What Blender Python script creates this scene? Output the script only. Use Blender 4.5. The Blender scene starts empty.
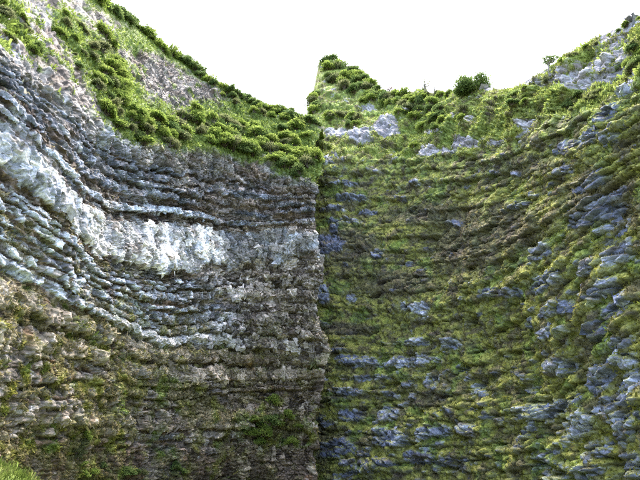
import bpy, math, random
import numpy as np
from math import radians as R

random.seed(7)
rng = np.random.default_rng(11)
scene = bpy.context.scene
col = scene.collection

# ------------------------------------------------------------------ camera
F, PITCH, CAMZ = 514.0, R(24.0), 1.7
cam_d = bpy.data.cameras.new("camera")
cam_d.sensor_fit = 'HORIZONTAL'
cam_d.sensor_width = 36.0
cam_d.lens = 36.0 * F / 640.0
cam_d.clip_end = 8000.0
cam = bpy.data.objects.new("camera", cam_d)
cam.location = (0, 0, CAMZ)
cam.rotation_euler = (R(90) + PITCH, 0, 0)
col.objects.link(cam)
scene.camera = cam

# ------------------------------------------------------------------ sky, sun, exposure
SUN_AZ, SUN_EL = R(15.0), R(72.0)          # azimuth from +Y towards +X
world = bpy.data.worlds.new("World")
scene.world = world
world.use_nodes = True
wn = world.node_tree
wn.nodes.clear()
sky = wn.nodes.new("ShaderNodeTexSky")
sky.sky_type = 'NISHITA'
sky.sun_disc = False
sky.sun_elevation = SUN_EL
sky.sun_rotation = SUN_AZ
sky.air_density = 1.0
sky.dust_density = 5.0
sky.ozone_density = 1.0
bg = wn.nodes.new("ShaderNodeBackground")
bg.inputs[1].default_value = 0.13
wo = wn.nodes.new("ShaderNodeOutputWorld")
wn.links.new(sky.outputs[0], bg.inputs[0])
wn.links.new(bg.outputs[0], wo.inputs[0])

sun_d = bpy.data.lights.new("sun", 'SUN')
sun_d.energy = 1.5
sun_d.angle = R(28.0)
sun_d.color = (1.0, 0.95, 0.87)
sun = bpy.data.objects.new("sun", sun_d)
sd = np.array([math.sin(SUN_AZ) * math.cos(SUN_EL), math.cos(SUN_AZ) * math.cos(SUN_EL), math.sin(SUN_EL)])
from mathutils import Vector
sun.rotation_euler = Vector(sd).to_track_quat('Z', 'Y').to_euler()
sun.location = (0, 0, 120)
col.objects.link(sun)

vs = scene.view_settings
vs.view_transform = 'Standard'
vs.look = 'None'
vs.exposure = 3.2
vs.gamma = 1.0
scene.cycles.use_denoising = False
scene.cycles.max_bounces = 6
scene.cycles.diffuse_bounces = 4

# ------------------------------------------------------------------ numpy noise
def _hash(ix, iy, iz, seed):
    h = (ix.astype(np.uint32) * np.uint32(374761393) + iy.astype(np.uint32) * np.uint32(668265263)
         + iz.astype(np.uint32) * np.uint32(2147483647) + np.uint32((seed * 1274126177) & 0xffffffff))
    h = (h ^ (h >> np.uint32(13))) * np.uint32(1274126177)
    h = (h ^ (h >> np.uint32(16))) * np.uint32(2246822519)
    h = h ^ (h >> np.uint32(13))
    return h

def rnd(ix, iy, iz, seed):
    return (_hash(ix, iy, iz, seed) & np.uint32(0xffffff)).astype(np.float32) / np.float32(0xffffff)

def noise3(x, y, z, seed=0):
    """gradient-free smooth value noise in -1..1"""
    xf, yf, zf = np.floor(x), np.floor(y), np.floor(z)
    ix, iy, iz = xf.astype(np.int64), yf.astype(np.int64), zf.astype(np.int64)
    fx, fy, fz = (x - xf).astype(np.float32), (y - yf).astype(np.float32), (z - zf).astype(np.float32)
    ux, uy, uz = [f * f * f * (f * (f * 6 - 15) + 10) for f in (fx, fy, fz)]
    out = np.zeros_like(ux)
    for dx in (0, 1):
        wx = ux if dx else 1 - ux
        for dy in (0, 1):
            wy = uy if dy else 1 - uy
            for dz in (0, 1):
                wz = uz if dz else 1 - uz
                h = _hash(ix + dx, iy + dy, iz + dz, seed)
                g = h & np.uint32(15)
                a = fx - dx; b = fy - dy; c = fz - dz
                u = np.where(g < 8, a, b)
                v = np.where(g < 4, b, np.where((g == 12) | (g == 14), a, c))
                gr = np.where((g & 1) == 0, u, -u) + np.where((g & 2) == 0, v, -v)
                out += wx * wy * wz * gr
    return out

def fbm(P, freq, octaves=4, gain=0.5, seed=0, sc=(1, 1, 1)):
    out = 0; a = 1.0; f = freq; tot = 0
    for o in range(octaves):
        out = out + a * noise3(P[..., 0] * f * sc[0], P[..., 1] * f * sc[1], P[..., 2] * f * sc[2], seed + o * 17)
        tot += a; a *= gain; f *= 2.03
    return out / tot * 1.6

def worley(u, v, seed=0, jit=0.98):
    """2-D cells: F1, F2, cell hashes h1..h3, offset to the cell centre, integer id"""
    uf, vf = np.floor(u), np.floor(v)
    iu, iv = uf.astype(np.int64), vf.astype(np.int64)
    F1 = np.full(u.shape, 9.0, np.float32); F2 = F1.copy()
    bu = np.zeros(u.shape, np.int64); bv = bu.copy()
    ou = np.zeros(u.shape, np.float32); ov = ou.copy()
    z = np.zeros_like(iu)
    for du in (-1, 0, 1):
        for dv in (-1, 0, 1):
            cu, cv = iu + du, iv + dv
            px = cu + 0.5 + (rnd(cu, cv, z, seed) - 0.5) * jit
            py = cv + 0.5 + (rnd(cu, cv, z, seed + 1) - 0.5) * jit
            ddx = (u - px).astype(np.float32); ddy = (v - py).astype(np.float32)
            d = np.maximum(np.abs(ddx), np.abs(ddy)) * 0.55 + np.hypot(ddx, ddy) * 0.45
            n = d < F1
            F2 = np.where(n, F1, np.minimum(F2, d))
            bu = np.where(n, cu, bu); bv = np.where(n, cv, bv)
            ou = np.where(n, ddx, ou); ov = np.where(n, ddy, ov)
            F1 = np.where(n, d, F1)
    h1 = rnd(bu, bv, z, seed + 2); h2 = rnd(bu, bv, z, seed + 3); h3 = rnd(bu, bv, z, seed + 4)
    cid = (bu + 20000) * 50000 + (bv + 20000)
    return F1, F2, h1, h2, h3, ou, ov, cid

def sstep(a, b, x):
    t = np.clip((x - a) / (b - a), 0, 1)
    return t * t * (3 - 2 * t)

def lerp(a, b, w):
    w = np.asarray(w)[..., None]
    return a * (1 - w) + np.asarray(b, np.float32) * w

# ------------------------------------------------------------------ survey helpers (sight lines from the viewpoint)
def ray(px, py):
    dx = (px - 320.0) / F; dy = (240.0 - py) / F
    fw = math.cos(PITCH) - dy * math.sin(PITCH); z = math.sin(PITCH) + dy * math.cos(PITCH)
    return math.atan2(dx, fw), z / math.hypot(dx, fw)

def project(P):
    x = P[..., 0]; y = P[..., 1]; z = P[..., 2] - CAMZ
    fw = y * math.cos(PITCH) + z * math.sin(PITCH)
    up = -y * math.sin(PITCH) + z * math.cos(PITCH)
    fw = np.maximum(fw, 0.5)
    return 320 + F * x / fw, 240 - F * up / fw

def curve(pts, az, smooth=9):
    """polyline of bearings -> tan(elevation) at azimuths az"""
    xs = np.linspace(pts[0][0], pts[-1][0], 160 if smooth > 3 else 800)
    ys = np.interp(xs, [p[0] for p in pts], [p[1] for p in pts])
    if smooth > 1:
        k = np.hanning(smooth + 2)[1:-1]; k /= k.sum()
        ys = np.convolve(np.pad(ys, smooth // 2, mode='edge'), k, mode='valid')
    a = np.array([ray(x, y) for x, y in zip(xs, ys)])
    o = np.argsort(a[:, 0])
    return np.interp(az, a[o, 0], a[o, 1])

def mesh_from_grid(name, V, quads, mats, colr, moss, smooth=True):
    me = bpy.data.meshes.new(name)
    nv, nf = len(V), len(quads)
    me.vertices.add(nv); me.vertices.foreach_set('co', V.astype(np.float32).ravel())
    me.loops.add(nf * 4); me.loops.foreach_set('vertex_index', quads.astype(np.int32).ravel())
    me.polygons.add(nf)
    me.polygons.foreach_set('loop_start', np.arange(0, nf * 4, 4, dtype=np.int32))
    me.polygons.foreach_set('use_smooth', np.full(nf, smooth, dtype=bool))
    a = me.attributes.new('Col', 'FLOAT_COLOR', 'POINT')
    a.data.foreach_set('color', np.concatenate([colr, np.ones((nv, 1))], 1).astype(np.float32).ravel())
    b = me.attributes.new('moss', 'FLOAT', 'POINT')
    b.data.foreach_set('value', moss.astype(np.float32))
    me.materials.append(mats)
    me.update(calc_edges=True)
    return me

def link(name, data, parent=None, **props):
    o = bpy.data.objects.new(name, data)
    col.objects.link(o)
    o.parent = parent
    for k, v in props.items():
        o[k] = v
    return o

# ------------------------------------------------------------------ materials
def rock_material(name, bump=0.5):
    m = bpy.data.materials.new(name); m.use_nodes = True
    nt = m.node_tree; N = nt.nodes; L = nt.links
    b = N['Principled BSDF']
    ca = N.new('ShaderNodeAttribute'); ca.attribute_name = 'Col'
    ma = N.new('ShaderNodeAttribute'); ma.attribute_name = 'moss'
    geo = N.new('ShaderNodeNewGeometry')
    n1 = N.new('ShaderNodeTexNoise'); n1.inputs['Scale'].default_value = 5.0; n1.inputs['Detail'].default_value = 6; n1.inputs['Roughness'].default_value = 0.7
    n2 = N.new('ShaderNodeTexNoise'); n2.inputs['Scale'].default_value = 1.3; n2.inputs['Detail'].default_value = 5; n2.inputs['Roughness'].default_value = 0.65
    for n in (n1, n2):
        L.new(geo.outputs['Position'], n.inputs['Vector'])
    r1 = N.new('ShaderNodeMapRange'); r1.inputs[1].default_value = 0.28; r1.inputs[2].default_value = 0.72; r1.inputs[3].default_value = 0.5; r1.inputs[4].default_value = 1.5
    r2 = N.new('ShaderNodeMapRange'); r2.inputs[1].default_value = 0.3; r2.inputs[2].default_value = 0.7; r2.inputs[3].default_value = 0.75; r2.inputs[4].default_value = 1.25
    L.new(n1.outputs['Fac'], r1.inputs[0]); L.new(n2.outputs['Fac'], r2.inputs[0])
    mu = N.new('ShaderNodeMath'); mu.operation = 'MULTIPLY'
    L.new(r1.outputs[0], mu.inputs[0]); L.new(r2.outputs[0], mu.inputs[1])
    mx = N.new('ShaderNodeVectorMath'); mx.operation = 'SCALE'
    L.new(ca.outputs['Color'], mx.inputs[0]); L.new(mu.outputs[0], mx.inputs['Scale'])
    L.new(mx.outputs[0], b.inputs['Base Color'])
    b.inputs['Roughness'].default_value = 0.88
    b.inputs['Specular IOR Level'].default_value = 0.25
    v = N.new('ShaderNodeTexVoronoi'); v.inputs['Scale'].default_value = 3.2; v.feature = 'F1'
    wv = N.new('ShaderNodeVectorMath'); wv.operation = 'ADD'
    sc = N.new('ShaderNodeVectorMath'); sc.operation = 'SCALE'; sc.inputs['Scale'].default_value = 0.35
    L.new(n2.outputs['Color'], sc.inputs[0]); L.new(geo.outputs['Position'], wv.inputs[0]); L.new(sc.outputs[0], wv.inputs[1])
    L.new(wv.outputs[0], v.inputs['Vector'])
    ad = N.new('ShaderNodeMath'); ad.operation = 'ADD'
    L.new(n1.outputs['Fac'], ad.inputs[0]); L.new(v.outputs['Distance'], ad.inputs[1])
    bp = N.new('ShaderNodeBump'); bp.inputs['Strength'].default_value = bump; bp.inputs['Distance'].default_value = 0.12
    L.new(ad.outputs[0], bp.inputs['Height']); L.new(bp.outputs[0], b.inputs['Normal'])
    return m

def leaf_material(name, c1, c2, c3=None, attr=False):
    """leaf colour mixed from the bush's own random number and a per-leaf attribute"""
    m = bpy.data.materials.new(name); m.use_nodes = True
    nt = m.node_tree; N = nt.nodes; L = nt.links
    N.remove(N['Principled BSDF'])
    out = N['Material Output']
    df = N.new('ShaderNodeBsdfDiffuse'); tr = N.new('ShaderNodeBsdfTranslucent'); mix = N.new('ShaderNodeMixShader')
    mix.inputs[0].default_value = 0.45
    L.new(df.outputs[0], mix.inputs[1]); L.new(tr.outputs[0], mix.inputs[2]); L.new(mix.outputs[0], out.inputs[0])
    if attr:
        a = N.new('ShaderNodeAttribute'); a.attribute_name = 'Col'
        src = a.outputs['Color']
    else:
        a = N.new('ShaderNodeAttribute'); a.attribute_name = 'shade'
        oi = N.new('ShaderNodeObjectInfo')
        m1 = N.new('ShaderNodeMixRGB'); m1.inputs[1].default_value = (*c1, 1); m1.inputs[2].default_value = (*c2, 1)
        m2 = N.new('ShaderNodeMixRGB'); m2.inputs[2].default_value = (*(c3 or c2), 1)
        L.new(oi.outputs['Random'], m1.inputs[0]); L.new(m1.outputs[0], m2.inputs[1]); L.new(a.outputs['Fac'], m2.inputs[0])
        src = m2.outputs[0]
    L.new(src, df.inputs[0]); L.new(src, tr.inputs[0])
    return m

def bark_material(name, c):
    m = bpy.data.materials.new(name); m.use_nodes = True
    N = m.node_tree.nodes; L = m.node_tree.links; b = N['Principled BSDF']
    n = N.new('ShaderNodeTexNoise'); n.inputs['Scale'].default_value = 9
    cr = N.new('ShaderNodeValToRGB'); cr.color_ramp.elements[0].color = (*[x * 0.5 for x in c], 1); cr.color_ramp.elements[1].color = (*[x * 1.5 for x in c], 1)
    L.new(n.outputs['Fac'], cr.inputs[0]); L.new(cr.outputs[0], b.inputs['Base Color']); b.inputs['Roughness'].default_value = 0.9
    return m

M_ROCK = rock_material('layered_rock', 0.55)
M_TUFT = leaf_material('moss_blades', None, None, attr=True)
M_BRIGHT = leaf_material('bright_leaf', (0.12, 0.19, 0.035), (0.17, 0.24, 0.045), (0.22, 0.27, 0.075))
M_DARK = leaf_material('dark_leaf', (0.07, 0.12, 0.045), (0.11, 0.165, 0.05), (0.16, 0.21, 0.07))
M_PALE = leaf_material('pale_leaf', (0.10, 0.13, 0.055), (0.14, 0.16, 0.07), (0.17, 0.18, 0.09))
M_DRY = leaf_material('dry_leaf', (0.13, 0.075, 0.05), (0.16, 0.10, 0.07), (0.18, 0.12, 0.08))
M_BARK = bark_material('bark', (0.09, 0.07, 0.055))
M_PALEBARK = bark_material('pale_bark', (0.24, 0.21, 0.19))

# rock colours (albedo)
WHITE = np.array([.58, .56, .53]); PBLUE = np.array([.39, .43, .50]); BGREY = np.array([.19, .21, .255])
GREY = np.array([.215, .205, .195]); BEIGE = np.array([.37, .335, .29]); BROWN = np.array([.125, .094, .07])
DARK = np.array([.06, .046, .038]); ORANGE = np.array([.30, .17, .08]); PINK = np.array([.16, .14, .125])
YMOSS = np.array([.175, .178, .04]); GMOSS = np.array([.10, .14, .028]); OLIVE = np.array([.11, .098, .045])
BRIGHTG = np.array([.165, .215, .055])

# ------------------------------------------------------------------ cliff surface
def base_surface(plan, nw, ns, nback, break_pts, ridge_pts, kb, ks, curves, te_bot=-0.07):
    """plan: list of (azimuth used for look-up, x, y, setback dir x, y). Returns P grid, t grid, s grid"""
    az = plan[:, 0]; C = plan[:, 1:3]; D = plan[:, 3:5]
    r0 = np.interp(az, plan[:, 0], plan[:, 5])
    teb = curve(break_pts, az); ter = curve(ridge_pts, az, 3)
    n = len(az); rows = nw + ns + nback
    te = np.zeros((rows, n)); sb = np.zeros((rows, n)); h = np.zeros((rows, n))
    eb, er, e0 = np.arctan(teb), np.arctan(ter), math.atan(te_bot)
    for i in range(nw):
        e = e0 + (eb - e0) * i / (nw - 1)
        te[i] = np.tan(e); h[i] = te[i] * r0 / (1 - kb * te[i]); sb[i] = kb * h[i]
    hb = h[nw - 1]; rb = r0 + kb * hb
    for j in range(ns):
        e = eb + (er - eb) * (j + 1) / ns
        te[nw + j] = np.tan(e); h[nw + j] = te[nw + j] * (rb - ks * hb) / (1 - ks * te[nw + j])
        sb[nw + j] = kb * hb + ks * (h[nw + j] - hb)
    for j in range(nback):
        q = (j + 1) / nback
        te[nw + ns + j] = ter; sb[nw + ns + j] = sb[nw + ns - 1] + 22 * q * q + 1.0 * q
        h[nw + ns + j] = h[nw + ns - 1] - 5 * q * q
    P = np.zeros((rows, n, 3))
    P[..., 0] = C[:, 0] + D[:, 0] * sb; P[..., 1] = C[:, 1] + D[:, 1] * sb; P[..., 2] = h + CAMZ
    cs = [(curve(p, az), t) for p, t in curves]
    t = np.zeros((rows, n))
    tl = np.array([c[1] for c in cs])
    for i in range(n):
        t[:, i] = np.interp(te[:, i], [c[0][i] for c in cs], tl)
    seg = np.hypot(*np.diff(C, axis=0).T)
    s = np.concatenate([[0], np.cumsum(seg)])
    s = np.broadcast_to(s, (rows, n)).copy()
    return P, t, s

def normals(P):
    du = np.gradient(P, axis=1); dv = np.gradient(P, axis=0)
    n = np.cross(du, dv)
    n /= np.maximum(np.linalg.norm(n, axis=-1, keepdims=True), 1e-9)
    return n

def facets(s, t, w, h, seed, tilt, groove=0.12):
    F1, F2, h1, h2, h3, ou, ov, cid = worley(s / w, t / h, seed)
    g = F2 - F1
    off = (0.15 + 0.85 * h1 + tilt * ((h2 - 0.5) * ou * 1.6 + (h3 - 0.35) * ov * 1.6)) * sstep(0.0, groove, g) - 0.4
    return off, g, h1, cid

def soften(d, n=1):
    for _ in range(n):
        for ax in (0, 1):
            d = .5 * d + .25 * (np.roll(d, 1, ax) + np.roll(d, -1, ax))
    return d

def boxes_mask(px, py, boxes, slope=None):
    m = np.zeros(px.shape, np.float32); br = np.zeros(px.shape, np.float32)
    for (x0, x1, y0, y1, b) in boxes:
        cx, cy, rx, ry = (x0 + x1) / 2, (y0 + y1) / 2, (x1 - x0) / 2 + 1.5, (y1 - y0) / 2 + 1.5
        k = slope(cx) if slope else 0
        dx = px - cx; dy = (py - cy) - k * dx
        v = 1.0 - ((np.abs(dx) / rx) ** 3 + (np.abs(dy) / ry) ** 3) ** (1 / 3.0)
        v = v * min(rx, ry) / 4.0
        u = v > np.where(m > 0, m, -9)
        v = np.clip(v + 1, 0, 2)
        u = v > m
        m = np.where(u, v, m); br = np.where(u, b, br)
    return m, br       # about 1 on the outline, 2 inside

def build_cliff(name, P, colr, moss, cells, pickable, label_n, maxblocks=300):
    rows, n, _ = P.shape
    V = P.reshape(-1, 3)
    idx = np.arange(rows * n).reshape(rows, n)
    Q = np.stack([idx[:-1, :-1], idx[:-1, 1:], idx[1:, 1:], idx[1:, :-1]], -1).reshape(-1, 4)
    cf = cells.reshape(-1)[Q]; pk = pickable.reshape(-1)[Q].all(1)
    same = (cf == cf[:, :1]).all(1) & pk
    ids = np.where(same, cf[:, 0], -1)
    px, py = project(V)
    ok = (px > -4) & (px < 644) & (py > -4) & (py < 484)
    uid, inv, cnt = np.unique(np.where(ok[Q[:, 0]], ids, -1), return_inverse=True, return_counts=True)
    cnt = np.where(uid == -1, 0, cnt)
    order = np.argsort(-cnt)[:maxblocks]
    order = [o for o in order if cnt[o] > 45]
    chosen = np.full(len(uid), -1); chosen[order] = np.arange(len(order))
    fb = np.where(uid[inv] != -1, chosen[inv], -1)
    me = mesh_from_grid(name, V, Q[fb < 0], M_ROCK, colr.reshape(-1, 3), moss.reshape(-1), smooth=False)
    root = link(name, me, None, kind='structure')
    NN = normals(P).reshape(-1, 3)
    for k in range(len(order)):
        q = Q[fb == k]
        vu, qi = np.unique(q, return_inverse=True); qi = qi.reshape(-1, 4)
        nv = len(vu)
        # skirt going into the rock so that each block has depth
        e = np.concatenate([qi[:, [0, 1]], qi[:, [1, 2]], qi[:, [2, 3]], qi[:, [3, 0]]])
        key = set(map(tuple, e.tolist()))
        be = np.array([(a, b) for a, b in key if (b, a) not in key])
        VV = np.concatenate([V[vu], V[vu] - NN[vu] * 0.6])
        sk = np.stack([be[:, 1], be[:, 0], be[:, 0] + nv, be[:, 1] + nv], 1)
        qq = np.concatenate([qi, sk])
        us, q2 = np.unique(qq, return_inverse=True); q2 = q2.reshape(-1, 4)
        cc = np.tile(colr.reshape(-1, 3)[vu], (2, 1))[us]; mm = np.tile(moss.reshape(-1)[vu], 2)[us]
        link('rock_block', mesh_from_grid('rock_block', VV[us], q2, M_ROCK, cc, mm, smooth=False), root)
    print(name, 'verts', len(V), 'blocks', len(order))
    return root

def tufts(name, P, N, colr, weight, count, size, parent, droop=0.3, label=None, wid=1.0):
    """fine blades standing out of the moss: uncountable, one mesh"""
    px, py = project(P)
    w = (weight * (px > -110) * (px < 750) * (py > -30) * (py < 500)).reshape(-1) if wid == 1.0 else weight.reshape(-1)
    w = np.maximum(w, 0); w = w / w.sum()
    i = rng.choice(len(w), count, p=w)
    base = P.reshape(-1, 3)[i] + rng.normal(0, 0.05, (count, 3)); nn = N.reshape(-1, 3)[i]
    up = nn * 0.9 + np.array([0, 0, 0.6 - droop]) + rng.normal(0, 0.45, (count, 3))
    up /= np.linalg.norm(up, axis=1, keepdims=True)
    side = np.cross(up, rng.normal(0, 1, (count, 3))); side /= np.linalg.norm(side, axis=1, keepdims=True)
    sz = size * np.exp(rng.normal(0, 0.35, (count, 1)))
    a = base - nn * 0.04
    tip = a + up * sz + np.array([0, 0, -droop]) * sz * 0.6
    V = np.stack([a - side * sz * .22 * wid, a + side * sz * .22 * wid, tip + side * sz * .12 * wid, tip - side * sz * .12 * wid], 1).reshape(-1, 3)
    Q = np.arange(count * 4).reshape(-1, 4)
    c = colr.reshape(-1, 3)[i] * np.exp(rng.normal(0.05, 0.28, (count, 1)))
    me = mesh_from_grid(name, V, Q, M_TUFT, np.repeat(c, 4, 0), np.ones(count * 4), smooth=False)
    o = link(name, me, parent, kind='stuff')
    if label:
        o['label'] = label
    return o

# ------------------------------------------------------------------ LEFT CLIFF: banded wall
def left_cliff():
    azf = np.radians(np.concatenate([np.linspace(-62, -52, 10, endpoint=False), np.linspace(-52, -43, 50, endpoint=False), np.linspace(-43, -0.12, 665)]))
    ctl = np.array([[-80, 22], [-45, 25], [-32, 31], [-25, 38], [-18, 46], [-10, 51], [-3, 52], [0, 52]])
    rr = np.interp(azf, np.radians(ctl[:, 0]), ctl[:, 1])
    k = np.hanning(41); k /= k.sum(); rr = np.convolve(np.pad(rr, 20, mode='edge'), k, mode='valid')
    plan = [(a, r * math.sin(a), r * math.cos(a), math.sin(a), math.cos(a), r) for a, r in zip(azf, rr)]
    x, y = plan[-1][1:3]; r_end = rr[-1]
    for j in range(1, 46):                                  # the wall turns the corner and runs back into the gully
        q = j / 45.0; ang = min(1.0, q * 5) * R(6)
        y += 0.42 * (0.15 + q); x -= 0.05 * q
        plan.append((azf[-1] + 1e-5 * j, x, y, -math.sin(ang), math.cos(ang), r_end))
    plan = np.array(plan)
    ridge = [(-60, -130), (0, -85), (60, -38), (100, 0), (125, 14), (165, 46), (200, 71), (240, 94), (280, 109), (325, 122)]
    brk = [(-60, 20), (0, 58), (60, 95), (110, 138), (150, 150), (220, 152), (280, 176), (325, 187)]
    curves = [([(-60, 520), (325, 520)], -5), ([(-60, 480), (325, 480)], 0),
              ([(-60, 432), (0, 428), (325, 430)], 5),
              ([(-60, 392), (0, 396), (83, 398), (157, 405), (325, 398)], 8),
              ([(-60, 340), (0, 350), (60, 356), (120, 372), (180, 382), (325, 378)], 11),
              ([(-60, 240), (0, 268), (50, 295), (100, 318), (157, 343), (220, 346), (325, 352)], 14.5),
              ([(-60, 200), (0, 235), (50, 262), (77, 283), (115, 305), (160, 318), (325, 320)], 17),
              ([(-60, 160), (0, 203), (53, 243), (90, 275), (130, 292), (180, 297), (325, 292)], 19),
              ([(-60, 120), (0, 172), (40, 207), (85, 240), (115, 260), (160, 271), (230, 266), (325, 255)], 22),
              ([(-60, 75), (0, 128), (40, 165), (75, 200), (110, 222), (180, 226), (240, 232), (325, 228)], 26),
              ([(-60, 60), (0, 112), (40, 145), (80, 183), (120, 205), (170, 207), (260, 222), (325, 215)], 28.7),
              ([(-60, 40), (0, 80), (40, 110), (80, 145), (120, 175), (170, 188), (260, 205), (325, 200)], 31.5),
              (brk, 35.5), (ridge, 50)]
    P, t, s = base_surface(plan, 600, 190, 20, brk, ridge, 0.10, 0.62, curves)
    wcor = np.zeros(P.shape[1]); wcor[-45:] = 1; wcor[-125:-45] = np.linspace(0, 1, 80) ** 2
    hz = P[..., 2]
    lk = np.floor(hz / 1.7 + .6 * noise3(hz * .3, hz * 0, hz * 0, 31))
    jag = .75 * (rnd(lk.astype(np.int64), lk.astype(np.int64) * 0, lk.astype(np.int64) * 0, 32) - .6) + 1.7 * noise3(hz * .13, hz * 0 + 3.3, hz * 0, 33) + .25 * noise3(hz * 1.9, hz * 0 + 1.3, hz * 0, 34)
    P[..., 0] += wcor * jag
    px, py = project(P)
    N0 = normals(P)
    big = fbm(P, 0.09, 3, seed=1); mid = fbm(P, 0.4, 4, seed=2)
    tw = t + 0.28 * mid + .4 * big + 0.05 * fbm(P, 2.2, 3, seed=3)
    flt = worley(s / 7.0, t / 5.0, 15)[2]
    tw = tw + (flt - .5) * .6 * (np.abs(t - 24) > 2.6)
    edge = worley(s / 1.3, t / 9.0, 17)[2] - .5 + 1.1 * noise3(s * .25, t * 0, t * 0 + 2.2, 23)
    tw = tw + edge * .8 * (1 - sstep(1.0, 2.6, np.abs(t - 22.3))) - edge * .4 * (1 - sstep(.5, 2, np.abs(t - 26)))
    S = s + 0.25 * tw + 0.7 * fbm(P, 0.5, 3, seed=4) + .35 * fbm(P, 1.6, 3, seed=16)
    wj = worley((s + .5 * mid + .25 * fbm(P, 1.6, 2, seed=24)) / .7, t / 2.2, 25)
    tw = tw + .38 * (wj[2] - .5)
    slope = sstep(34.6, 36.2, t + 1.2 * mid)                # 1 on the vegetated upper slope
    # strata: (bottom, top, colour, proud, block width, block height, amp)
    lr = random.Random(3)
    LAY = [(-6, 3, BROWN, -.1, 1.0, .9, .4)]
    def beds(t0, t1, hard, part, hard_cols, soft_cols, proud, bw, tall=1.0, amp=.34):
        q = t0
        while q < t1 - .25:
            a = min(t1, q + hard * lr.uniform(.65, 1.45)); b = min(t1, a + part * lr.uniform(.6, 1.5))
            LAY.append((q, a, hard_cols[lr.randrange(len(hard_cols))] * lr.uniform(.85, 1.15), proud * lr.uniform(.5, 1.4), bw * lr.uniform(.8, 1.3), tall, amp))
            if b > a:
                LAY.append((a, b, soft_cols[lr.randrange(len(soft_cols))], -.28 * lr.uniform(.4, 1.3), bw * .8, .5, .22))
            q = b
        if q < t1:
            LAY.append((q, t1, soft_cols[0], -.2, bw, .5, .22))
    beds(3, 5, .6, .45, [GREY, BROWN * 1.3], [BROWN], .18, .6)
    LAY.append((5, 6.8, BEIGE, .4, .8, 1.2, .45))
    beds(6.8, 11, .55, .5, [GREY, BROWN * 1.4, GREY], [BROWN, DARK], .18, .6)
    LAY.extend([(11, 12.2, BEIGE, .35, .9, 1.4, .45), (12.2, 12.7, DARK, -.3, .6, .5, .25), (12.7, 13.8, BEIGE * .85, .35, .9, 1.4, .45), (13.8, 14.4, BROWN, -.25, .6, .4, .25)])
    beds(14.4, 15.6, .8, .3, [PBLUE], [DARK], .32, .8)
    beds(15.6, 21.2, .58, .36, [BGREY, PBLUE * .9, GREY, PBLUE * .7], [BROWN, DARK], .18, .6)
    LAY.append((21.2, 22, BROWN, -.4, .7, .5, .3))
    LW = len(LAY)
    LAY.append((22, 26, WHITE, .28, .7, 2.8, .36))
    LAY.append((26, 27.4, DARK, -.28, .8, .6, .28))
    beds(27.4, 28.8, .9, .3, [PBLUE * .8], [DARK], .12, .6, 1.4)
    LAY.append((28.8, 29.5, DARK, -.24, .7, .5, .28))
    beds(29.5, 33.6, .62, .4, [BGREY * .85, BGREY * .6, BGREY * .75], [DARK, DARK], .2, .6, 1.4, .36)
    LAY.extend([(33.6, 36, GREY * .85, .1, .9, 1.2, .5), (36, 60, PINK, .0, 1.1, 1.1, .5)])
    B = np.array([l[0] for l in LAY] + [LAY[-1][1]])
    li = np.clip(np.searchsorted(B, tw, side='right') - 1, 0, len(LAY) - 1)
    f = (tw - B[li]) / (B[li + 1] - B[li])
    proud = np.array([l[3] for l in LAY])[li]; BW = np.array([l[4] for l in LAY])[li]; BH = np.array([l[5] for l in LAY])[li]
    amp = np.array([l[6] for l in LAY])[li]
    base = np.array([l[2] for l in LAY])[li]
    lay_n = noise3(s * 0.16, li * 7.31, li * 0.0 + 3.3, 5) + .6 * noise3(s * 0.5, li * 3.31, li * 0.0 + 8.3, 6)
    vary = np.clip(1.0 + 1.1 * lay_n, .25, 1.9)
    prof = np.minimum(1, f / 0.10) * (1 - 0.55 * np.clip(f, 0, 1) ** 3)
    d = np.where(proud > 0, proud * vary * prof, proud * np.sin(np.pi * np.clip(f, 0, 1)) ** .5)
    d = d * (1 - slope) * (.5 + .5 * sstep(-20, 170, px)) + (1.1 - .6 * slope) * big + 0.35 * mid
    # blocks and broken facets, three sizes
    lshift = li * 37.7
    BW = BW * np.exp(.55 * noise3(np.floor(s / 6.0 + li * .31), li * 1.7 + .5, li * 0. + .5, 18))
    tq = tw - B[li] + .18 * fbm(P, 1.9, 3, seed=19)
    o1, c1, h1, cid = facets(S + lshift * BW, tq, BW * .8, np.where(li == LW, 2.6, np.where(slope > .5, 1.3, BH * 1.8)), 21, 1.1, .08)
    o2, c2, h2, _ = facets(S * 1.0 + 0.3 * tw, tw, 0.55, np.where(li == LW, 1.5, np.where((tw > 27.4) & (tw < 34), .85, .42)), 31, 1.0)
    o3, c3, h3, _ = facets(S + 7, tw + 0.35 * S, 0.22, np.where(tw > 21.9, .34, .17), 41, 1.0)
    d += amp * (.9 - .1 * slope) * o1 * (.75 + .25 * sstep(0, 200, px))
    fr = np.abs(noise3(S * 1.7, tw * .45, tw * 0 + li * 3.1, 81))
    d -= .22 * (1 - sstep(.0, .09, fr)) * (proud > 0) * (1 - slope)      # upright fractures
    near = .5 + .5 * sstep(0, 200, px)
    d += (0.15 * o2 + 0.07 * o3) * near
    d -= .4 * sstep(.3, .55, fbm(P, .6, 4, seed=14, sc=(.7, .7, 1.8))) * (1 - slope) * (li != LW)      # holes where blocks have fallen out
    bed = np.mod(tw / .40 + .8 * noise3(s * .2, tw * .7, tw * 0, 66), 1.0)
    d += np.where(proud > 0, .07, .2) * np.minimum(1, bed / .15) * (1 - .7 * bed) * (1 - slope) * np.where(li == LW, .25, 1)
    rid = np.abs(fbm(P, 1.1, 4, seed=8))
    d += 0.14 * (0.5 - rid) + 0.05 * fbm(P, 5.0, 2, seed=9)
    d += slope * 0.4 * fbm(P, 0.5, 4, seed=12)
    d[:, -60:] *= np.clip(np.linspace(1, -2, 60), .08, 1)
    d *= np.clip(1.15 - sstep(46.5, 49.8, t), .15, 1)
    d = d + (soften(d, 1) - d) * (1 - sstep(60, 170, px))
    fade = 1.0
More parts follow.
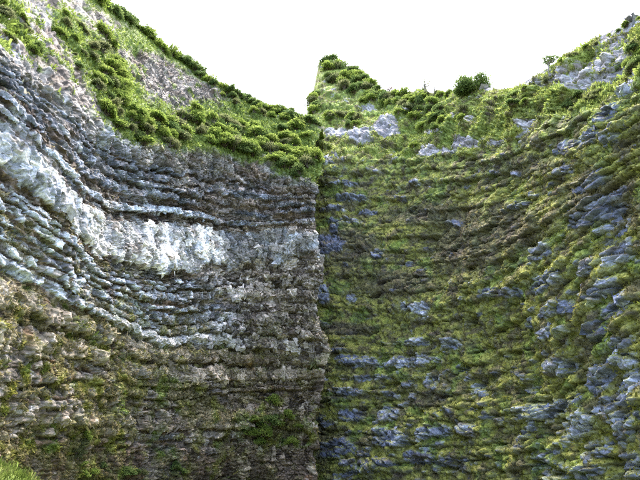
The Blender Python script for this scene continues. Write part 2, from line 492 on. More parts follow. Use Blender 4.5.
    Pd = P + N0 * (d * fade)[..., None]
    # undercut: hard lips droop a little
    Pd[..., 2] -= 0.12 * np.clip(d, 0, 1) * (1 - slope) * (1 - f)
    N = normals(Pd)
    # ---------------- colour
    n_lo = fbm(P, 0.22, 4, seed=50); n_md = fbm(P, 0.9, 4, seed=51); n_hi = fbm(P, 3.5, 3, seed=52)
    strk = fbm(P, 0.5, 4, seed=53, sc=(0.5, 0.5, 3.2))
    c = base.astype(np.float32).copy()
    right = sstep(170, 260, px + 25 * n_lo)
    alt = np.array([GREY, BROWN, BGREY, BEIGE * .8, DARK * 1.6])[(rnd(np.floor(S / 2.6 + li * .37).astype(np.int64), li.astype(np.int64), li.astype(np.int64) * 0, 77) * 4.99).astype(int)]
    wa = sstep(.0, .35, -lay_n) * .55 * (li != LW)
    c = c * (1 - wa[..., None]) + alt * wa[..., None]
    # the white layer dies out to the right, the thin layers turn brown
    w_white = (li == LW)
    c = np.where(w_white[..., None], lerp(c, GREY * .95, sstep(200, 270, px + 30 * n_lo) * .9), c)
    c = np.where(w_white[..., None], lerp(c, PBLUE * 0.75, sstep(0.0, .4, n_md) * .7), c)
    c = np.where(w_white[..., None], lerp(c, BROWN * 1.2, sstep(.22, .5, fbm(P, .45, 4, seed=58)) * .75), c)
    thin = (tw > 13.8) & (tw < 22)
    c = np.where(thin[..., None], lerp(c, GREY * .85, right * .75), c)
    c = lerp(c, PBLUE * .95, (1 - right) * (tw > 14) * (tw < 22) * (h1 > .42) * (proud > 0) * .75)
    mixb = (BROWN * 1.15) * (1 - (h1 ** 2.2)[..., None]) + (BEIGE * .85) * (h1 ** 2.2)[..., None]
    wr = right * .8 * (tw < 27) * (li != LW)
    c = c * (1 - wr[..., None]) + mixb * wr[..., None]
    c = lerp(c, c * np.array([.72, .66, .58]), (tw < 14.2) * .8)
    bright_line = sstep(14.3, 14.6, tw) * (1 - sstep(15.3, 15.6, tw)) * sstep(85, 130, px) * (1 - sstep(205, 235, px))
    up = (tw > 26) & (tw < 36)
    c = np.where(up[..., None], lerp(c, BROWN * 1.5, right * .6 * sstep(-.3, .3, strk)), c)
    c = lerp(c, PBLUE, (up & (px < 160)) * sstep(.1, .5, n_md) * .35)
    c = np.where((w_white & (px < 90))[..., None], lerp(c, BGREY * 1.1, (1 - sstep(30, 90, px)) * sstep(-.25, .2, strk) * .8), c)
    c = lerp(c, WHITE * .95, sstep(-.25, .1, -np.hypot((px - 20) / 40, (py - 405) / 16) + 1 + .5 * n_md - .6) * (np.abs(tw - 5.9) < .95) * .9)
    # per block tone, stains
    c = c * (0.5 + 1.0 * h1)[..., None] * (0.6 + 0.8 * h2)[..., None] * (0.8 + .4 * h3)[..., None] * (.8 + .4 * wj[3])[..., None]
    c = lerp(c, BROWN * .9, sstep(.1, .5, strk) * np.where(proud > .1, .4, .75) * (1 - .55 * (w_white & (px < 245))))
    c = lerp(c, ORANGE * .8, sstep(.45, .7, fbm(P, 0.8, 3, seed=60)) * (tw < 14) * .6)
    c = lerp(c, WHITE * .8, sstep(.5, .8, fbm(P, 1.7, 3, seed=61)) * .55)
    c = lerp(c, WHITE * .8, bright_line * sstep(-.7, -.2, n_md) * .95)
    # upper slope: pale scree-like rock and grass
    belt = np.maximum.reduce([sstep(-.35, .25, 1 - np.hypot((px - cx - .6 * (py - cy)) / rx, (py - cy) / ry) + .5 * n_md - (.75 * sstep(-.1, .3, n_lo) if cx < 80 else 0))
                              for cx, cy, rx, ry in [(112, 85, 26, 55), (150, 125, 40, 22), (235, 135, 85, 26), (300, 150, 40, 32), (20, 30, 40, 28), (75, 40, 26, 30), (140, 40, 30, 14), (265, 108, 50, 10), (15, 8, 30, 12)]])
    ridgeline = sstep(47.6, 49, t + .8 * n_md)
    green = np.maximum(belt, ridgeline) * slope
    c = np.where((slope > .5)[..., None], lerp(c, WHITE * .6, sstep(.15, .6, n_md) * .5), c)
    c = lerp(c, BROWN * 1.3, slope * sstep(.1, .5, strk) * .5)
    gcol = lerp(np.broadcast_to(GMOSS, c.shape), BRIGHTG, sstep(-.3, .4, n_md))
    scatter = sstep(.2, .5, fbm(P, .7, 4, seed=70)) * slope * .8
    # ledge moss and weeds
    low = sstep(270, 360, py) * (1 - .55 * sstep(190, 260, px)) + .35 * (px < 130) * (py > 200) * (tw < 22)
    bandm = sstep(-.25, .25, 1 - np.abs((py - 402 - .42 * (px - 190)) / 18) - ((px - 190) / 50) ** 2 + .5 * n_md)
    ledge = sstep(.12, .55, N[..., 2] + .35 * n_hi)
    gm = np.clip((0.2 + .8 * low) * ledge * sstep(-.35, .25, n_lo + .4 * n_md) * (~w_white | (px > 250)) , 0, 1)
    gm = np.maximum(gm, low * sstep(.05, .45, n_md + .35 * n_lo + .2 * low) * .75 * (1 - .7 * (proud > .3)))
    gm = np.maximum(gm, bandm * .9)
    streak = sstep(.25, .5, fbm(P, .6, 4, seed=71, sc=(.35, .35, 2.5))) * ((px < 150) & (tw < 22)) * .8
    gm = np.maximum(gm, streak)
    gm = np.maximum(gm, sstep(.2, .5, 1 - np.hypot((px - 285) / 45, (py - 425) / 30) + .6 * n_md) * .9)
    gm = np.maximum(gm, sstep(.2, .5, 1 - np.hypot((px - 82) / 16, (py - 460) / 34) + .5 * n_md) * .9)
    gm *= (1 - slope) * (1 - .9 * bright_line)
    mcol = lerp(lerp(np.broadcast_to(OLIVE, c.shape), YMOSS, sstep(-.1, .4, n_md)), GMOSS * 1.1, sstep(.1, .5, fbm(P, .5, 3, seed=72)))
    mcol = lerp(mcol, np.array([.22, .185, .11]), sstep(-.15, .35, fbm(P, 1.1, 4, seed=73)) * .75)
    c = c * (1 - gm[..., None]) + mcol * gm[..., None]
    gs = np.clip(np.maximum(green, scatter), 0, 1)
    c = c * (1 - gs[..., None]) + gcol * gs[..., None]
    moss = np.maximum(gm, gs)
    Pd = Pd + N * (moss * (0.07 * n_hi + .05))[..., None]
    pick = (np.array([l[3] for l in LAY])[li] > .05) & (slope < .3) & (moss < .75) & (c1 > .05)
    cells = (cid % 50000) * 1 + (cid // 50000) * 50000 + li.astype(np.int64) * 10 ** 11
    root = build_cliff('cliff_left', Pd, c, moss, cells, pick, 'left')
    tufts('moss_and_weeds', Pd, N, mcol * .5 + c * .5, gm ** 1.5, 52000, 0.15, root)
    tufts('slope_grass', Pd, N, gcol, gs ** 1.5, 70000, 0.17, root, droop=0.0)
    return Pd, N, px, py

# ------------------------------------------------------------------ RIGHT CLIFF: mossy amphitheatre wall
OUT = [(330, 341, 88, 97, 1.2), (342, 352, 97, 103, 1.2), (354, 382, 100, 110, 1.2), (322, 330, 90, 96, 1.1),
       (325, 350, 128, 137, 1.1), (346, 376, 131, 146, 1.35), (373, 402, 118, 139, .9), (403, 420, 108, 116, .9), (426, 446, 131, 137, .9),
       (420, 456, 149, 157, 1.1), (450, 480, 116, 124, .7), (449, 480, 137, 147, .8), (480, 500, 84, 90, 1.0), (507, 547, 74, 86, 1.0),
       (556, 604, 60, 88, 1.2), (585, 634, 38, 78, 1.2), (600, 640, 26, 46, 1.1), (530, 566, 70, 90, 1.0), (620, 645, 18, 30, 1.2), (620, 645, 74, 96, 1.1), (623, 645, 127, 140, 1.2), (603, 630, 110, 122, .6),
       (563, 590, 142, 156, .9), (592, 612, 134, 148, 1.0), (612, 637, 128, 150, 1.0), (513, 540, 140, 147, 1.4), (523, 543, 123, 130, 1.0), (485, 512, 140, 147, .9), (495, 512, 152, 158, .8),
       (318, 372, 182, 190, .8), (322, 380, 195, 202, .8), (318, 350, 207, 214, .75), (356, 378, 209, 216, .7), (324, 366, 220, 226, .7), (318, 336, 158, 170, 1.4), (360, 386, 165, 175, 1.3), (340, 358, 168, 174, .9), (406, 430, 180, 187, 1.1), (446, 463, 221, 227, 1.0), (392, 412, 196, 202, .7),
       (400, 412, 302, 313, 1.6), (414, 433, 303, 317, 1.6), (346, 361, 293, 304, 1.1), (318, 333, 286, 308, 1.3), (343, 351, 264, 272, 1.0), (374, 384, 253, 261, .8), (318, 345, 240, 256, .7), (330, 340, 226, 236, .7),
       (487, 500, 168, 174, 1.0), (504, 523, 170, 177, 1.2), (537, 549, 193, 199, 1.0), (514, 530, 203, 208, 1.0), (583, 620, 180, 192, .7), (596, 633, 194, 206, .75), (583, 626, 210, 224, .7), (560, 590, 165, 176, .9),
       (614, 645, 219, 238, 1.5), (618, 645, 240, 264, 1.9), (591, 614, 256, 278, 1.5), (537, 568, 246, 260, 1.3), (540, 587, 273, 291, 1.1), (480, 533, 287, 299, .9),
       (597, 637, 283, 298, 1.2), (612, 645, 300, 320, 1.0), (547, 573, 306, 320, 1.0), (530, 548, 318, 326, .8),
       (406, 430, 339, 347, 1.1), (444, 463, 340, 349, 1.2), (343, 376, 357, 367, 1.0), (388, 441, 357, 369, 1.35), (331, 416, 373, 383, 1.2), (421, 448, 375, 391, 1.4),
       (463, 480, 374, 383, 1.1), (323, 376, 388, 398, 1.0), (379, 406, 391, 400, 1.0), (379, 404, 407, 423, 1.3), (339, 366, 410, 422, .9), (416, 458, 426, 438, 1.2),
       (464, 482, 424, 438, 1.3), (378, 413, 433, 447, 1.1), (406, 440, 453, 463, .9), (322, 356, 440, 456, .7), (340, 400, 462, 476, .6), (440, 480, 460, 474, .7),
       (547, 568, 327, 342, 1.5), (573, 583, 326, 335, 1.2), (547, 557, 349, 358, 1.4), (547, 580, 358, 377, 1.1), (592, 617, 364, 393, 1.1), (618, 645, 338, 350, 1.4), (620, 645, 355, 370, 1.3),
       (622, 645, 373, 402, 1.4), (515, 573, 402, 418, 1.2), (568, 598, 416, 438, 1.7), (575, 587, 396, 405, 1.2), (601, 620, 398, 414, 1.5), (590, 617, 437, 460, 1.2),
       (616, 645, 414, 447, 1.2), (616, 645, 452, 478, 1.0), (558, 571, 470, 480, 1.4), (575, 612, 464, 480, 1.0), (507, 527, 366, 377, 1.0), (480, 491, 389, 398, 1.3), (537, 563, 452, 467, 1.0),
       (489, 499, 410, 420, .8), (520, 535, 430, 440, .9), (560, 590, 300, 318, .9), (595, 620, 320, 340, 1.0)]

def right_cliff():
    azf = np.radians(np.concatenate([np.linspace(-9, -3.5, 10, endpoint=False), np.linspace(-3.5, -.6, 50, endpoint=False), np.linspace(-0.6, 43, 665, endpoint=False), np.linspace(43, 52, 60, endpoint=False), np.linspace(52, 80, 24)]))  # last columns lie out of view, extended to block skylight from the lower right
    ctl = np.array([[-10, 64], [0, 59], [5, 57], [10, 54], [15, 50], [20, 44], [26, 37], [32, 31], [45, 25], [80, 22]])
    rr = np.interp(azf, np.radians(ctl[:, 0]), ctl[:, 1])
    k = np.hanning(41); k /= k.sum(); rr = np.convolve(np.pad(rr, 20, mode='edge'), k, mode='valid')
    plan = np.array([(a, r * math.sin(a), r * math.cos(a), math.sin(a), math.cos(a), r) for a, r in zip(azf, rr)])
    ridge = [(260, 200), (290, 165), (304, 128), (311, 106), (316, 80), (319, 63), (322, 61), (340, 66), (356, 73), (372, 84), (385, 93), (400, 93), (415, 92), (430, 94), (445, 94), (460, 88), (492, 87), (503, 90), (515, 88),
             (535, 77), (550, 68), (570, 54), (600, 37), (640, 16), (690, -12)]
    brk = [(280, 165), (320, 165), (400, 160), (480, 150), (560, 122), (640, 92), (690, 70)]
    X = (280, 320, 400, 480, 560, 640, 690)
    def cv(*y):
        return list(zip(X, y))
    curves = [(cv(520, 520, 520, 520, 520, 512, 505), -5), (cv(455, 455, 455, 455, 445, 400, 375), 2), (cv(432, 432, 434, 432, 408, 350, 320), 5),
              (cv(395, 395, 398, 398, 378, 305, 275), 9), (cv(377, 377, 378, 378, 352, 275, 245), 11), (cv(362, 362, 362, 358, 328, 248, 215), 13),
              (cv(342, 342, 343, 340, 302, 218, 188), 15.5), (cv(305, 305, 308, 300, 262, 190, 160), 19), (cv(265, 265, 268, 262, 228, 168, 140), 23),
              (cv(225, 225, 228, 222, 193, 146, 118), 28), (cv(190, 190, 192, 185, 160, 122, 94), 32), (brk, 36), (ridge, 50)]
    P, t, s = base_surface(plan, 570, 210, 20, brk, ridge, 0.16, 0.60, curves)
    px, py = project(P)
    N0 = normals(P)
    slp = lambda x: -0.42 * float(np.clip((x - 500) / 120, 0, 1))
    big = fbm(P, 0.09, 3, seed=101); mid = fbm(P, 0.4, 4, seed=102); hi = fbm(P, 2.2, 4, seed=103)
    fine = fbm(P, 6.5, 3, seed=104)
    tw = t + 0.5 * mid + .1 * hi
    S = s + 0.2 * tw + .5 * fbm(P, .5, 3, seed=105)
    wx = 5 * fbm(P, .5, 4, seed=106); wy = 3.0 * fbm(P, .5, 4, seed=107)
    om, ob = boxes_mask(px + wx, py + wy, OUT, slp)
    slope = sstep(35.2, 36.6, t + 1.2 * mid)
    ob = np.where((px > 585) & (py > 110), ob * .75, ob)
    rock0 = om
    bits = sstep(.42, .62, fbm(P, .75, 5, seed=110, gain=.6, sc=(.7, .7, 1.6)) + .18 * sstep(300, 390, py)) * .9       # small bare patches
    # strata ledges
    th = 1.55 + 0 * tw
    li = np.floor(tw / 1.55 + .45 * noise3(tw * 0 + 1.3, np.floor(tw / 3.1), tw * 0, 3)).astype(np.int64)
    f = np.mod(tw, 1.55) / 1.55
    ledge = (np.minimum(1, f / .15) * (1 - .8 * f)) * (0.55 + .8 * noise3(s * .15, li * 5.7, li * 0. + 1.1, 6))
    d = 1.2 * big + .5 * mid + .75 * ledge * (1 - .4 * slope)
    bsz = np.where(px > 540, 1.35, 1.0)
    o1, c1, h1, cid = facets((S + li * 23.3) / bsz, tw / bsz, 1.1, .95, 121, .5, .2)
    hr = ((cid * 7919) % 1000) / 1000.0
    rock = sstep(1.0, 1.3, rock0 + .35 * hi + 1.1 * (hr - .78) - .35 * (1 - sstep(.02, .12, c1)))
    o2, c2, h2, _ = facets(S + .3 * tw, tw, .5, .38, 131, 1.0)
    o3, c3, h3, _ = facets(S + 7, tw + .35 * S, .2, .15, 141, 1.0)
    rk = np.maximum(rock, bits)
    drock = (.62 - .3 * slope) * o1 + .17 * o2 + .07 * o3 + .30 - .22 * slope - .1 * sstep(560, 600, px)
    cush = np.abs(fbm(P, 1.2, 4, seed=111)); cush2 = np.abs(fbm(P, 3.4, 3, seed=112, sc=(1, 1, 1.8)))
    dmoss = .2 * o2 * .35 + .14 * (.5 - cush) + .12 * (.5 - cush2) + .05 * fine + .38 * o1
    d += rk * drock + (1 - rk) * dmoss
    d += -.75 * sstep(.3, .6, fbm(P, .55, 4, seed=113, sc=(.6, .6, 2.2))) * (1 - slope)       # hollows
    d += .1 * (.5 - np.abs(fbm(P, 1.4, 4, seed=114))) + slope * .8 * fbm(P, .45, 4, seed=115)
    d *= np.clip(1.15 - sstep(46.5, 49.8, t), .15, 1)
    d = soften(d, 1)
    Pd = P + N0 * d[..., None]
    Pd[..., 2] -= .1 * np.clip(d, 0, 1) * (1 - slope) * (1 - f)
    N = normals(Pd)
    # ---------------- colour
    n_lo = fbm(P, .16, 3, seed=150); n_md = fbm(P, .8, 4, seed=151); n_hi = fbm(P, 3.0, 3, seed=152)
    strk = fbm(P, .45, 4, seed=153, sc=(.4, .4, 2.4))
    ROCKB = np.array([.115, .13, .195]); ROCKL = np.array([.32, .35, .45])
    rc = lerp(np.broadcast_to(ROCKB, P.shape).astype(np.float32), ROCKL, np.clip((ob - .75) * .8 + (h1 - .5) * .8 + .4 * n_md, 0, 1.4))
    rc = rc * (.5 + 1.0 * h2)[..., None] * (.75 + .5 * h3)[..., None]
    rc = lerp(rc, np.array([.33, .31, .32]) * (.6 + .8 * h1)[..., None], slope * .7)
    rc = lerp(rc, BROWN, sstep(.2, .55, strk) * .5)
    m = lerp(np.broadcast_to(OLIVE * .9, P.shape).astype(np.float32), YMOSS, sstep(-.4, .2, n_md + .4 * strk))
    m = lerp(m, GMOSS * 1.15, sstep(.05, .5, fbm(P, .4, 4, seed=154)) * .8)
    m = lerp(m, DARK * 1.2, sstep(.3, .6, fbm(P, .9, 4, seed=155, sc=(.5, .5, 2.))) * .75)
    brownz = np.maximum.reduce([sstep(-.2, .5, 1 - np.hypot((px - cx) / rx, (py - cy) / ry) + .45 * n_md) for cx, cy, rx, ry in
                                [(468, 245, 44, 34), (440, 215, 60, 12), (400, 285, 46, 16), (350, 250, 34, 22), (520, 230, 40, 24), (520, 165, 50, 12), (610, 200, 40, 30), (430, 400, 28, 10), (345, 330, 30, 8), (560, 120, 40, 10)]])
    m = lerp(m, np.array([.075, .058, .045]), brownz * .68)
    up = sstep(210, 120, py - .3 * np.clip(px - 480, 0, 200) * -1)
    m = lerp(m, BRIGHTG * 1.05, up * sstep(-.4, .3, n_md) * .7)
    m = 1.08 * m * np.exp(.4 * n_hi)[..., None] * (.7 + .6 * h2)[..., None]
    # moss creeps over flat tops of the outcrops
    top = sstep(.35, .75, N[..., 2] + .4 * n_hi) * (1 - .9 * slope)
    und = sstep(.12, -.4, N[..., 2] + .3 * n_hi) * (1 - slope)
    rk2 = np.maximum(rk, und * .25)
    mk = np.clip(np.maximum(1 - rk2, top * .8), 0, 1)
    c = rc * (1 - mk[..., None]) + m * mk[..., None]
    Pd = Pd + N * (mk * (.06 * n_hi + .05))[..., None]
    pick = (rock > .6) & (mk < .6) & (c1 > .05)
    root = build_cliff('cliff_right', Pd, c, mk, cid + li * 10 ** 11, pick, 'right')
    tufts('moss_cushions', Pd, N, m, mk ** 2 * (1 - .9 * slope), 92000, .13, root)
    tufts('slope_grass', Pd, N, lerp(m, BRIGHTG, .5 * np.ones(px.shape)), mk ** 2 * slope, 76000, .16, root, droop=0.0)
    return Pd, N, px, py

LP, LN, _, _ = left_cliff()
RP, RN, _, _ = right_cliff()

# ------------------------------------------------------------------ ground
def simple_ground_material():
    m = bpy.data.materials.new('grassy_ground'); m.use_nodes = True
    N = m.node_tree.nodes; L = m.node_tree.links; b = N['Principled BSDF']
    n = N.new('ShaderNodeTexNoise'); n.inputs['Scale'].default_value = 0.6; n.inputs['Detail'].default_value = 8
    g = N.new('ShaderNodeNewGeometry'); L.new(g.outputs['Position'], n.inputs['Vector'])
    cr = N.new('ShaderNodeValToRGB'); e = cr.color_ramp.elements
    e[0].position = .3; e[0].color = (.07, .06, .04, 1); e[1].position = .65; e[1].color = (.07, .11, .03, 1)
    L.new(n.outputs['Fac'], cr.inputs[0]); L.new(cr.outputs[0], b.inputs['Base Color']); b.inputs['Roughness'].default_value = .95
    return m
M_GROUND = simple_ground_material()
gm_ = bpy.data.meshes.new('ground')
gm_.from_pydata([(-3000, -3000, 0), (3000, -3000, 0), (3000, 3000, 0), (-3000, 3000, 0)], [], [(0, 1, 2, 3)])
gm_.materials.append(M_GROUND)
link('ground', gm_, None, kind='structure')

# ------------------------------------------------------------------ plants
def leaves_mesh(name, pts, nrm, size, mat, shade, droop=0.0):
    n = len(pts)
    up = nrm + rng.normal(0, .55, (n, 3)); up[:, 2] -= droop
    up /= np.linalg.norm(up, axis=1, keepdims=True)
    side = np.cross(up, rng.normal(0, 1, (n, 3))); side /= np.maximum(np.linalg.norm(side, axis=1, keepdims=True), 1e-6)
    sz = size * np.exp(rng.normal(0, .25, (n, 1)))
    V = np.stack([pts, pts + up * sz * .5 + side * sz * .3, pts + up * sz, pts + up * sz * .5 - side * sz * .3], 1).reshape(-1, 3)
    me = bpy.data.meshes.new(name)
    me.vertices.add(n * 4); me.vertices.foreach_set('co', V.astype(np.float32).ravel())
    me.loops.add(n * 4); me.loops.foreach_set('vertex_index', np.arange(n * 4, dtype=np.int32))
    me.polygons.add(n); me.polygons.foreach_set('loop_start', np.arange(0, n * 4, 4, dtype=np.int32))
    a = me.attributes.new('shade', 'FLOAT', 'POINT'); a.data.foreach_set('value', np.repeat(shade, 4).astype(np.float32))
    me.materials.append(mat); me.update(calc_edges=True)
    return me

def tubes_mesh(name, segs, mat, sides=5):
    V, Fc = [], []
    for a, b, ra, rb in segs:
        a = np.array(a, float); b = np.array(b, float); dd = b - a; dd /= np.linalg.norm(dd) + 1e-9
        u = np.cross(dd, [0.3, 1, .2]); u /= np.linalg.norm(u); w = np.cross(dd, u)
        i0 = len(V)
        for c, r in ((a, ra), (b, rb)):
            for k in range(sides):
                an = 2 * math.pi * k / sides
                V.append(tuple(c + r * (u * math.cos(an) + w * math.sin(an))))
        for k in range(sides):
            Fc.append((i0 + k, i0 + (k + 1) % sides, i0 + sides + (k + 1) % sides, i0 + sides + k))
        Fc.append(tuple(range(i0 + sides, i0 + 2 * sides)))
    me = bpy.data.meshes.new(name); me.from_pydata(V, [], Fc); me.materials.append(mat); me.update()
    return me

def bush_proto(n_cl, per, flat, leaf, mat, seed):
    r = random.Random(seed)
    pts, nr, sh, segs = [], [], [], []
    base = (0, 0, -.35)
    for k in range(n_cl):
        a = r.uniform(0, 6.283); q = r.random() ** .6; rad = .75 * q
        cz = flat * (1 - q * q) * r.uniform(.35, 1.0) + .08
        c = np.array([rad * math.cos(a), rad * math.sin(a), cz]); cr = r.uniform(.14, .42)
        d = rng.normal(0, 1, (per, 3)); d /= np.linalg.norm(d, axis=1, keepdims=True)
        rr_ = cr * rng.uniform(.35, 1.05, (per, 1)) ** .6 * np.where(rng.random((per, 1)) < .22, rng.uniform(1.0, 1.7, (per, 1)), 1.0)
        p = c + d * rr_ * [1, 1, .75]
        pts.append(p); nr.append(d + [0, 0, .5]); sh.append(np.clip(rng.normal(.1 + .8 * r.random(), .2, per), 0, 1))
        segs.append((base, c, .035, .012))
    return leaves_mesh('foliage', np.concatenate(pts), np.concatenate(nr), leaf, mat, np.concatenate(sh)), tubes_mesh('stem', segs, M_BARK, 4)

PROTO = {}
for key, mat, flat, leaf in (('bright', M_BRIGHT, 1.05, .17), ('dark', M_DARK, 1.15, .18), ('pale', M_PALE, 1.0, .15), ('dry', M_DRY, .8, .2)):
    PROTO[key] = [bush_proto(20 + 4 * i, 84 if key != 'dry' else 24, flat * (.8 + .15 * i), leaf, mat, hash((key, i)) if False else i * 31 + len(key) * 7) for i in range(4)]

class Lookup:
    def __init__(self, P, N):
        self.P = P[::3, ::3].reshape(-1, 3); self.N = N[::3, ::3].reshape(-1, 3)
        self.x, self.y = project(self.P)
        self.dist = np.linalg.norm(self.P, axis=1)
    def at(self, x, y):
        dd = (self.x - x) ** 2 + (self.y - y) ** 2
        near = np.where(dd < max(dd.min() + 6, 9))[0]
        i = near[np.argmin(self.dist[near])]
        return self.P[i], self.N[i]
LL, LR = Lookup(LP, LN), Lookup(RP, RN)

def bush(look, x, y, size_px, key, label, group, tall=1.0):
    p, n = look.at(x, y)
    dist = float(np.hypot(p[0], p[1]))
    sc = size_px / F * math.hypot(dist, p[2]) / 1.0
    e = link('shrub', None, None, label=label, category='shrub', group=group)
    e.location = tuple(p - np.array([0, 0, .05 * sc]))
    e.rotation_euler = (n[1] * -.35 + random.uniform(-.15, .15), n[0] * .35 + random.uniform(-.15, .15), random.uniform(0, 6.28))
    e.scale = (sc * random.uniform(.9, 1.8), sc * random.uniform(.9, 1.4), sc * tall * .9)
    fo, st = random.choice(PROTO[key])
    link('foliage', fo, e); link('stem', st, e)
    return e

TONE = {'bright': 'bright green', 'dark': 'dark green', 'pale': 'grey-green'}
def grow(look, region, n, sizes, kinds, place, group, seed):
    """n shrubs in one slanted patch: (x, y, half width, half height, slant, x min, x max)"""
    r = random.Random(seed)
    placed = []
    tries = 0
    cx, cy, rx, ry, k, x0, x1 = (list(region) + [0, 640])[:7] if len(region) == 5 else region
    while len(placed) < n and tries < n * 40:
        tries += 1
        a = r.uniform(0, 6.283); q = math.sqrt(r.random())
        dx, dy = q * math.cos(a) * rx, q * math.sin(a) * ry
        x, y = cx + dx, cy + dy + k * dx
        if not x0 <= x <= x1 or y < -4:
            continue
        sz = r.uniform(*sizes)
        if any((x - u) ** 2 + (y - v) ** 2 < (0.6 * (sz + w) * .5) ** 2 for u, v, w in placed):
            continue
        placed.append((x, y, sz))
        key = r.choices([k_ for k_, _ in kinds], [w for _, w in kinds])[0]
        third = (sz - sizes[0]) / (sizes[1] - sizes[0])
        size = 'small' if third < .33 else ('mid-sized' if third < .67 else 'large')
        bush(look, x, y, sz, key, f'{size} {TONE[key]} shrub {place}', group, r.uniform(.8, 1.2))

def grow_line(look, pts, step, sizes, kinds, place, group):
    x = pts[0][0]
    while x < pts[-1][0]:
        y = float(np.interp(x, [p[0] for p in pts], [p[1] for p in pts]))
        key = random.choices([k_ for k_, _ in kinds], [w for _, w in kinds])[0]
        sz = random.uniform(*sizes)
        size = 'small' if sz < sizes[0] + .33 * (sizes[1] - sizes[0]) else ('mid-sized' if sz < sizes[0] + .67 * (sizes[1] - sizes[0]) else 'large')
        bush(look, x, y + random.uniform(0, 4), sz, key, f'{size} {TONE[key]} shrub {place}', group, random.uniform(.8, 1.25))
        x += random.uniform(*step)

BD = [('bright', 6), ('dark', 2), ('pale', 2)]
LG = 'shrubs on the upper slope of the banded cliff'
grow(LL, (112, 85, 14, 48, .9), 24, (4.5, 9), BD, 'in the green strip climbing the banded cliff beside bare rock', LG, 5)
grow(LL, (150, 128, 34, 15, .3), 18, (5, 9.5), BD, 'on the lip directly above the white and dark rock bands', LG, 6)
grow(LL, (225, 132, 50, 18, .25), 34, (5, 10), BD, 'in the thicket below the bare strip of the banded cliff', LG, 7)
grow(LL, (293, 150, 24, 24, .2, 0, 316), 22, (5, 9.5), BD, 'in the thicket at the corner where the banded cliff ends', LG, 8)
grow(LL, (262, 108, 40, 6, .35), 10, (3.5, 6.5), BD, 'just under the skyline thicket of the banded cliff', LG, 9)
PB = [('bright', 4), ('pale', 3), ('dark', 1)]
grow(LL, (18, 24, 34, 22, .5), 10, (3, 6), PB, 'between pale rocks high on the banded cliff', 'shrubs between the pale rocks', 10)
grow(LL, (75, 36, 18, 30, .7), 10, (3, 6), PB, 'on the rocky rib above the dark strata of the banded cliff', 'shrubs between the pale rocks', 11)
grow_line(LL, [(97, -2), (125, 14), (165, 46), (200, 71)], (5, 8.5), (4.5, 9), [('bright', 2), ('dark', 3)], 'on the steep upper skyline of the banded cliff', 'shrubs on the skyline of the banded cliff')
grow_line(LL, [(200, 71), (240, 94), (280, 109), (316, 121)], (5, 8.5), (4, 7.5), [('bright', 2), ('dark', 3)], 'on the falling end of the skyline of the banded cliff', 'shrubs on the skyline of the banded cliff')
grow(LL, (280, 425, 36, 24, -.1, 0, 312), 16, (3.5, 8), [('bright', 6), ('dark', 2)], 'clinging low on the banded cliff under the blocky ledges', 'shrubs low on the banded cliff', 12)
grow(LL, (83, 458, 14, 24, 0), 8, (3, 6), [('pale', 3), ('bright', 2)], 'trailing beside the grass bank under the banded cliff', 'shrubs at the foot of the banded cliff', 13)
grow(LL, (145, 468, 50, 9, 0), 8, (3, 6), [('pale', 2), ('dark', 2)], 'at the foot of the banded cliff', 'shrubs at the foot of the banded cliff', 14)

RG = 'shrubs on the rim of the mossy cliff'
RB = [('bright', 5), ('dark', 3), ('pale', 3)]
grow(LR, (342, 76, 26, 10, .4, 323, 640), 18, (4, 7.5), RB, 'in the thicket on the shoulder of the mossy cliff', RG, 15)
grow(LR, (314, 98, 3, 16, -1.2, 306, 319), 5, (4, 7), RB, 'on the flank behind the corner of the banded cliff', RG, 25)
grow(LR, (375, 97, 24, 6, .2, 323, 640), 8, (3.5, 6), RB, 'just above the pale ledge of the mossy cliff', RG, 16)
grow(LR, (412, 104, 30, 8, 0), 14, (3.5, 6.5), RB, 'in the saddle of the rim of the mossy cliff', RG, 17)
grow(LR, (345, 117, 26, 6, .1, 323, 640), 10, (3.5, 6), RB, 'between the two pale ledges of the mossy cliff', RG, 18)
grow(LR, (440, 118, 30, 12, -.1), 16, (3.5, 7), RB, 'below the round-crowned tree of the mossy cliff', RG, 19)
grow(LR, (528, 94, 24, 9, -.4), 8, (3, 5.5), RB, 'beside the small tufted tree of the mossy cliff', RG, 20)
grow(LR, (630, 60, 14, 9, -.6), 9, (3, 6), RB, 'at the upper end of the sloping slabs of the mossy cliff', RG, 21)
grow(LR, (572, 103, 34, 5, -.4), 7, (2.6, 5), RB, 'below the sloping slabs of the mossy cliff', RG, 22)
grow_line(LR, [(323, 60), (340, 64), (356, 71), (372, 82), (385, 92)], (4, 7.5), (4, 7), RB, 'on the skyline falling from the shoulder of the mossy cliff', 'shrubs on the skyline of the mossy cliff')
grow_line(LR, [(385, 92), (400, 92), (415, 91), (430, 93), (445, 93), (460, 87)], (5, 9), (3.5, 6.5), RB, 'on the low saddle skyline of the mossy cliff', 'shrubs on the skyline of the mossy cliff')
grow_line(LR, [(560, 60), (600, 36), (640, 15)], (8, 14), (2.6, 4.5), RB, 'on the rocky skyline above the slabs of the mossy cliff', 'shrubs on the skyline of the mossy cliff')

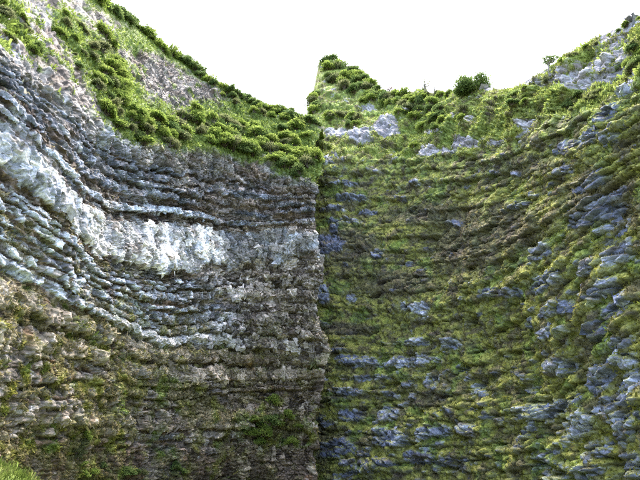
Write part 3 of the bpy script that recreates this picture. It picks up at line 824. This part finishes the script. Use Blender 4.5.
# ------------------------------------------------------------------ trees on the rim
def tree(look, x, y, h_px, w_px, label, mat, bark, n_cl, per, leaf, crown_from=.45, lean=0.0, seed=1, name='tree', crown=True):
    r = random.Random(seed)
    p, n = look.at(x, y)
    k = float(np.linalg.norm(p)) / F
    H, W = h_px * k, w_px * k * .5
    e = link(name, None, None, label=label, category='tree')
    e.location = tuple(p - np.array([0, 0, .3]))
    segs = []; pts, nr, sh = [], [], []
    prev = np.zeros(3); rad = .05 * H * .7 + .04
    for i in range(1, 6):
        q = i / 5 * (.75 if crown else 1.0)
        cur = np.array([lean * H * q * q + r.uniform(-.03, .03) * H, r.uniform(-.03, .03) * H, H * q + .3])
        segs.append((prev, cur, rad * (1 - .16 * (i - 1)), rad * (1 - .16 * i))); prev = cur
    for j in range(n_cl):
        q = r.uniform(crown_from, .8); a = r.uniform(0, 6.283); ro = W * r.uniform(.25, .8)
        b0 = np.array([lean * H * q * q, 0, H * q * .8 + .3])
        zc = H * r.uniform(crown_from + .08, .92) + .3
        tip = np.array([lean * H + ro * math.cos(a), ro * math.sin(a), zc])
        segs.append((b0, tip, rad * .35, rad * .1))
        if crown:
            cr = W * r.uniform(.22, .42)
            d = rng.normal(0, 1, (per, 3)); d /= np.linalg.norm(d, axis=1, keepdims=True)
            pts.append(tip + d * cr * rng.uniform(.3, 1.05, (per, 1)) * [1, 1, .7]); nr.append(d + [0, 0, .4])
            sh.append(np.clip(rng.normal(.15 + .5 * r.random(), .25, per), 0, 1))
    link('trunk', tubes_mesh('trunk', segs, bark, 6), e)
    if crown:
        link('crown', leaves_mesh('crown', np.concatenate(pts), np.concatenate(nr), leaf, mat, np.concatenate(sh)), e)
    return e

tree(LR, 472, 91, 15, 34, 'broad round-crowned dark tree standing on the rim of the mossy cliff', M_DARK, M_BARK, 44, 150, .24, .2, 0, 3)
tree(LR, 388, 95, 14, 8, 'small reddish half-dead tree on the rim of the mossy cliff', M_DRY, M_BARK, 9, 35, .16, .5, .05, 4)
tree(LR, 424, 95, 21, 13, 'thin sparse tree with pale branches on the rim of the mossy cliff', M_PALE, M_PALEBARK, 14, 34, .17, .45, .05, 5)
tree(LR, 433, 94, 14, 6, 'slender leaning sapling on the rim of the mossy cliff', M_PALE, M_PALEBARK, 6, 18, .15, .5, .15, 6)
tree(LR, 549, 70, 17, 14, 'small tufted tree leaning above the rock slabs of the mossy cliff', M_DARK, M_PALEBARK, 9, 60, .17, .62, .18, 7)
tree(LR, 345, 70, 11, 15, 'low spreading tree on the bushy shoulder of the mossy cliff', M_DARK, M_BARK, 12, 70, .17, .4, 0, 8)
tree(LR, 412, 146, 8, 9, 'rounded bright bush-like tree on a ledge of the mossy cliff', M_BRIGHT, M_BARK, 12, 90, .16, .3, 0, 9)
tree(LL, 302, 124, 12, 9, 'small dark tree on the skyline where the banded cliff ends', M_DARK, M_BARK, 10, 80, .18, .35, 0, 10)

# ------------------------------------------------------------------ grass bank at the foot of the banded cliff
def grass_bank():
    nx, ny = 120, 90
    X, Y = np.meshgrid(np.linspace(-24, -5, nx), np.linspace(9, 33, ny))
    Pg = np.stack([X, Y, 0 * X], -1)
    q = np.hypot((X + 17.5) / 7.0, (Y - 24) / 7.5)
    Z = 2.3 * np.clip(1 - q * q, 0, 1) ** 1.2 + .45 * fbm(Pg, .5, 3, seed=200) * (q < 1) - .05
    Pg[..., 2] = Z
    idx = np.arange(nx * ny).reshape(ny, nx)
    Q = np.stack([idx[:-1, :-1], idx[:-1, 1:], idx[1:, 1:], idx[1:, :-1]], -1).reshape(-1, 4)
    n = fbm(Pg, .8, 3, seed=201)
    c = lerp(np.broadcast_to(GMOSS, Pg.shape).astype(np.float32), BRIGHTG, sstep(-.4, .3, n))
    me = mesh_from_grid('grass_bank', Pg.reshape(-1, 3), Q, M_ROCK, c.reshape(-1, 3), np.ones(nx * ny))
    o = link('grass_bank', me, None, kind='structure')
    N = normals(Pg)
    tufts('bank_grass', Pg, N, lerp(c * .85, np.array([.2, .17, .09]), sstep(.0, .5, n) * .5), (q < .98).astype(float), 70000, .17, o, droop=-.1, wid=.4)
grass_bank()
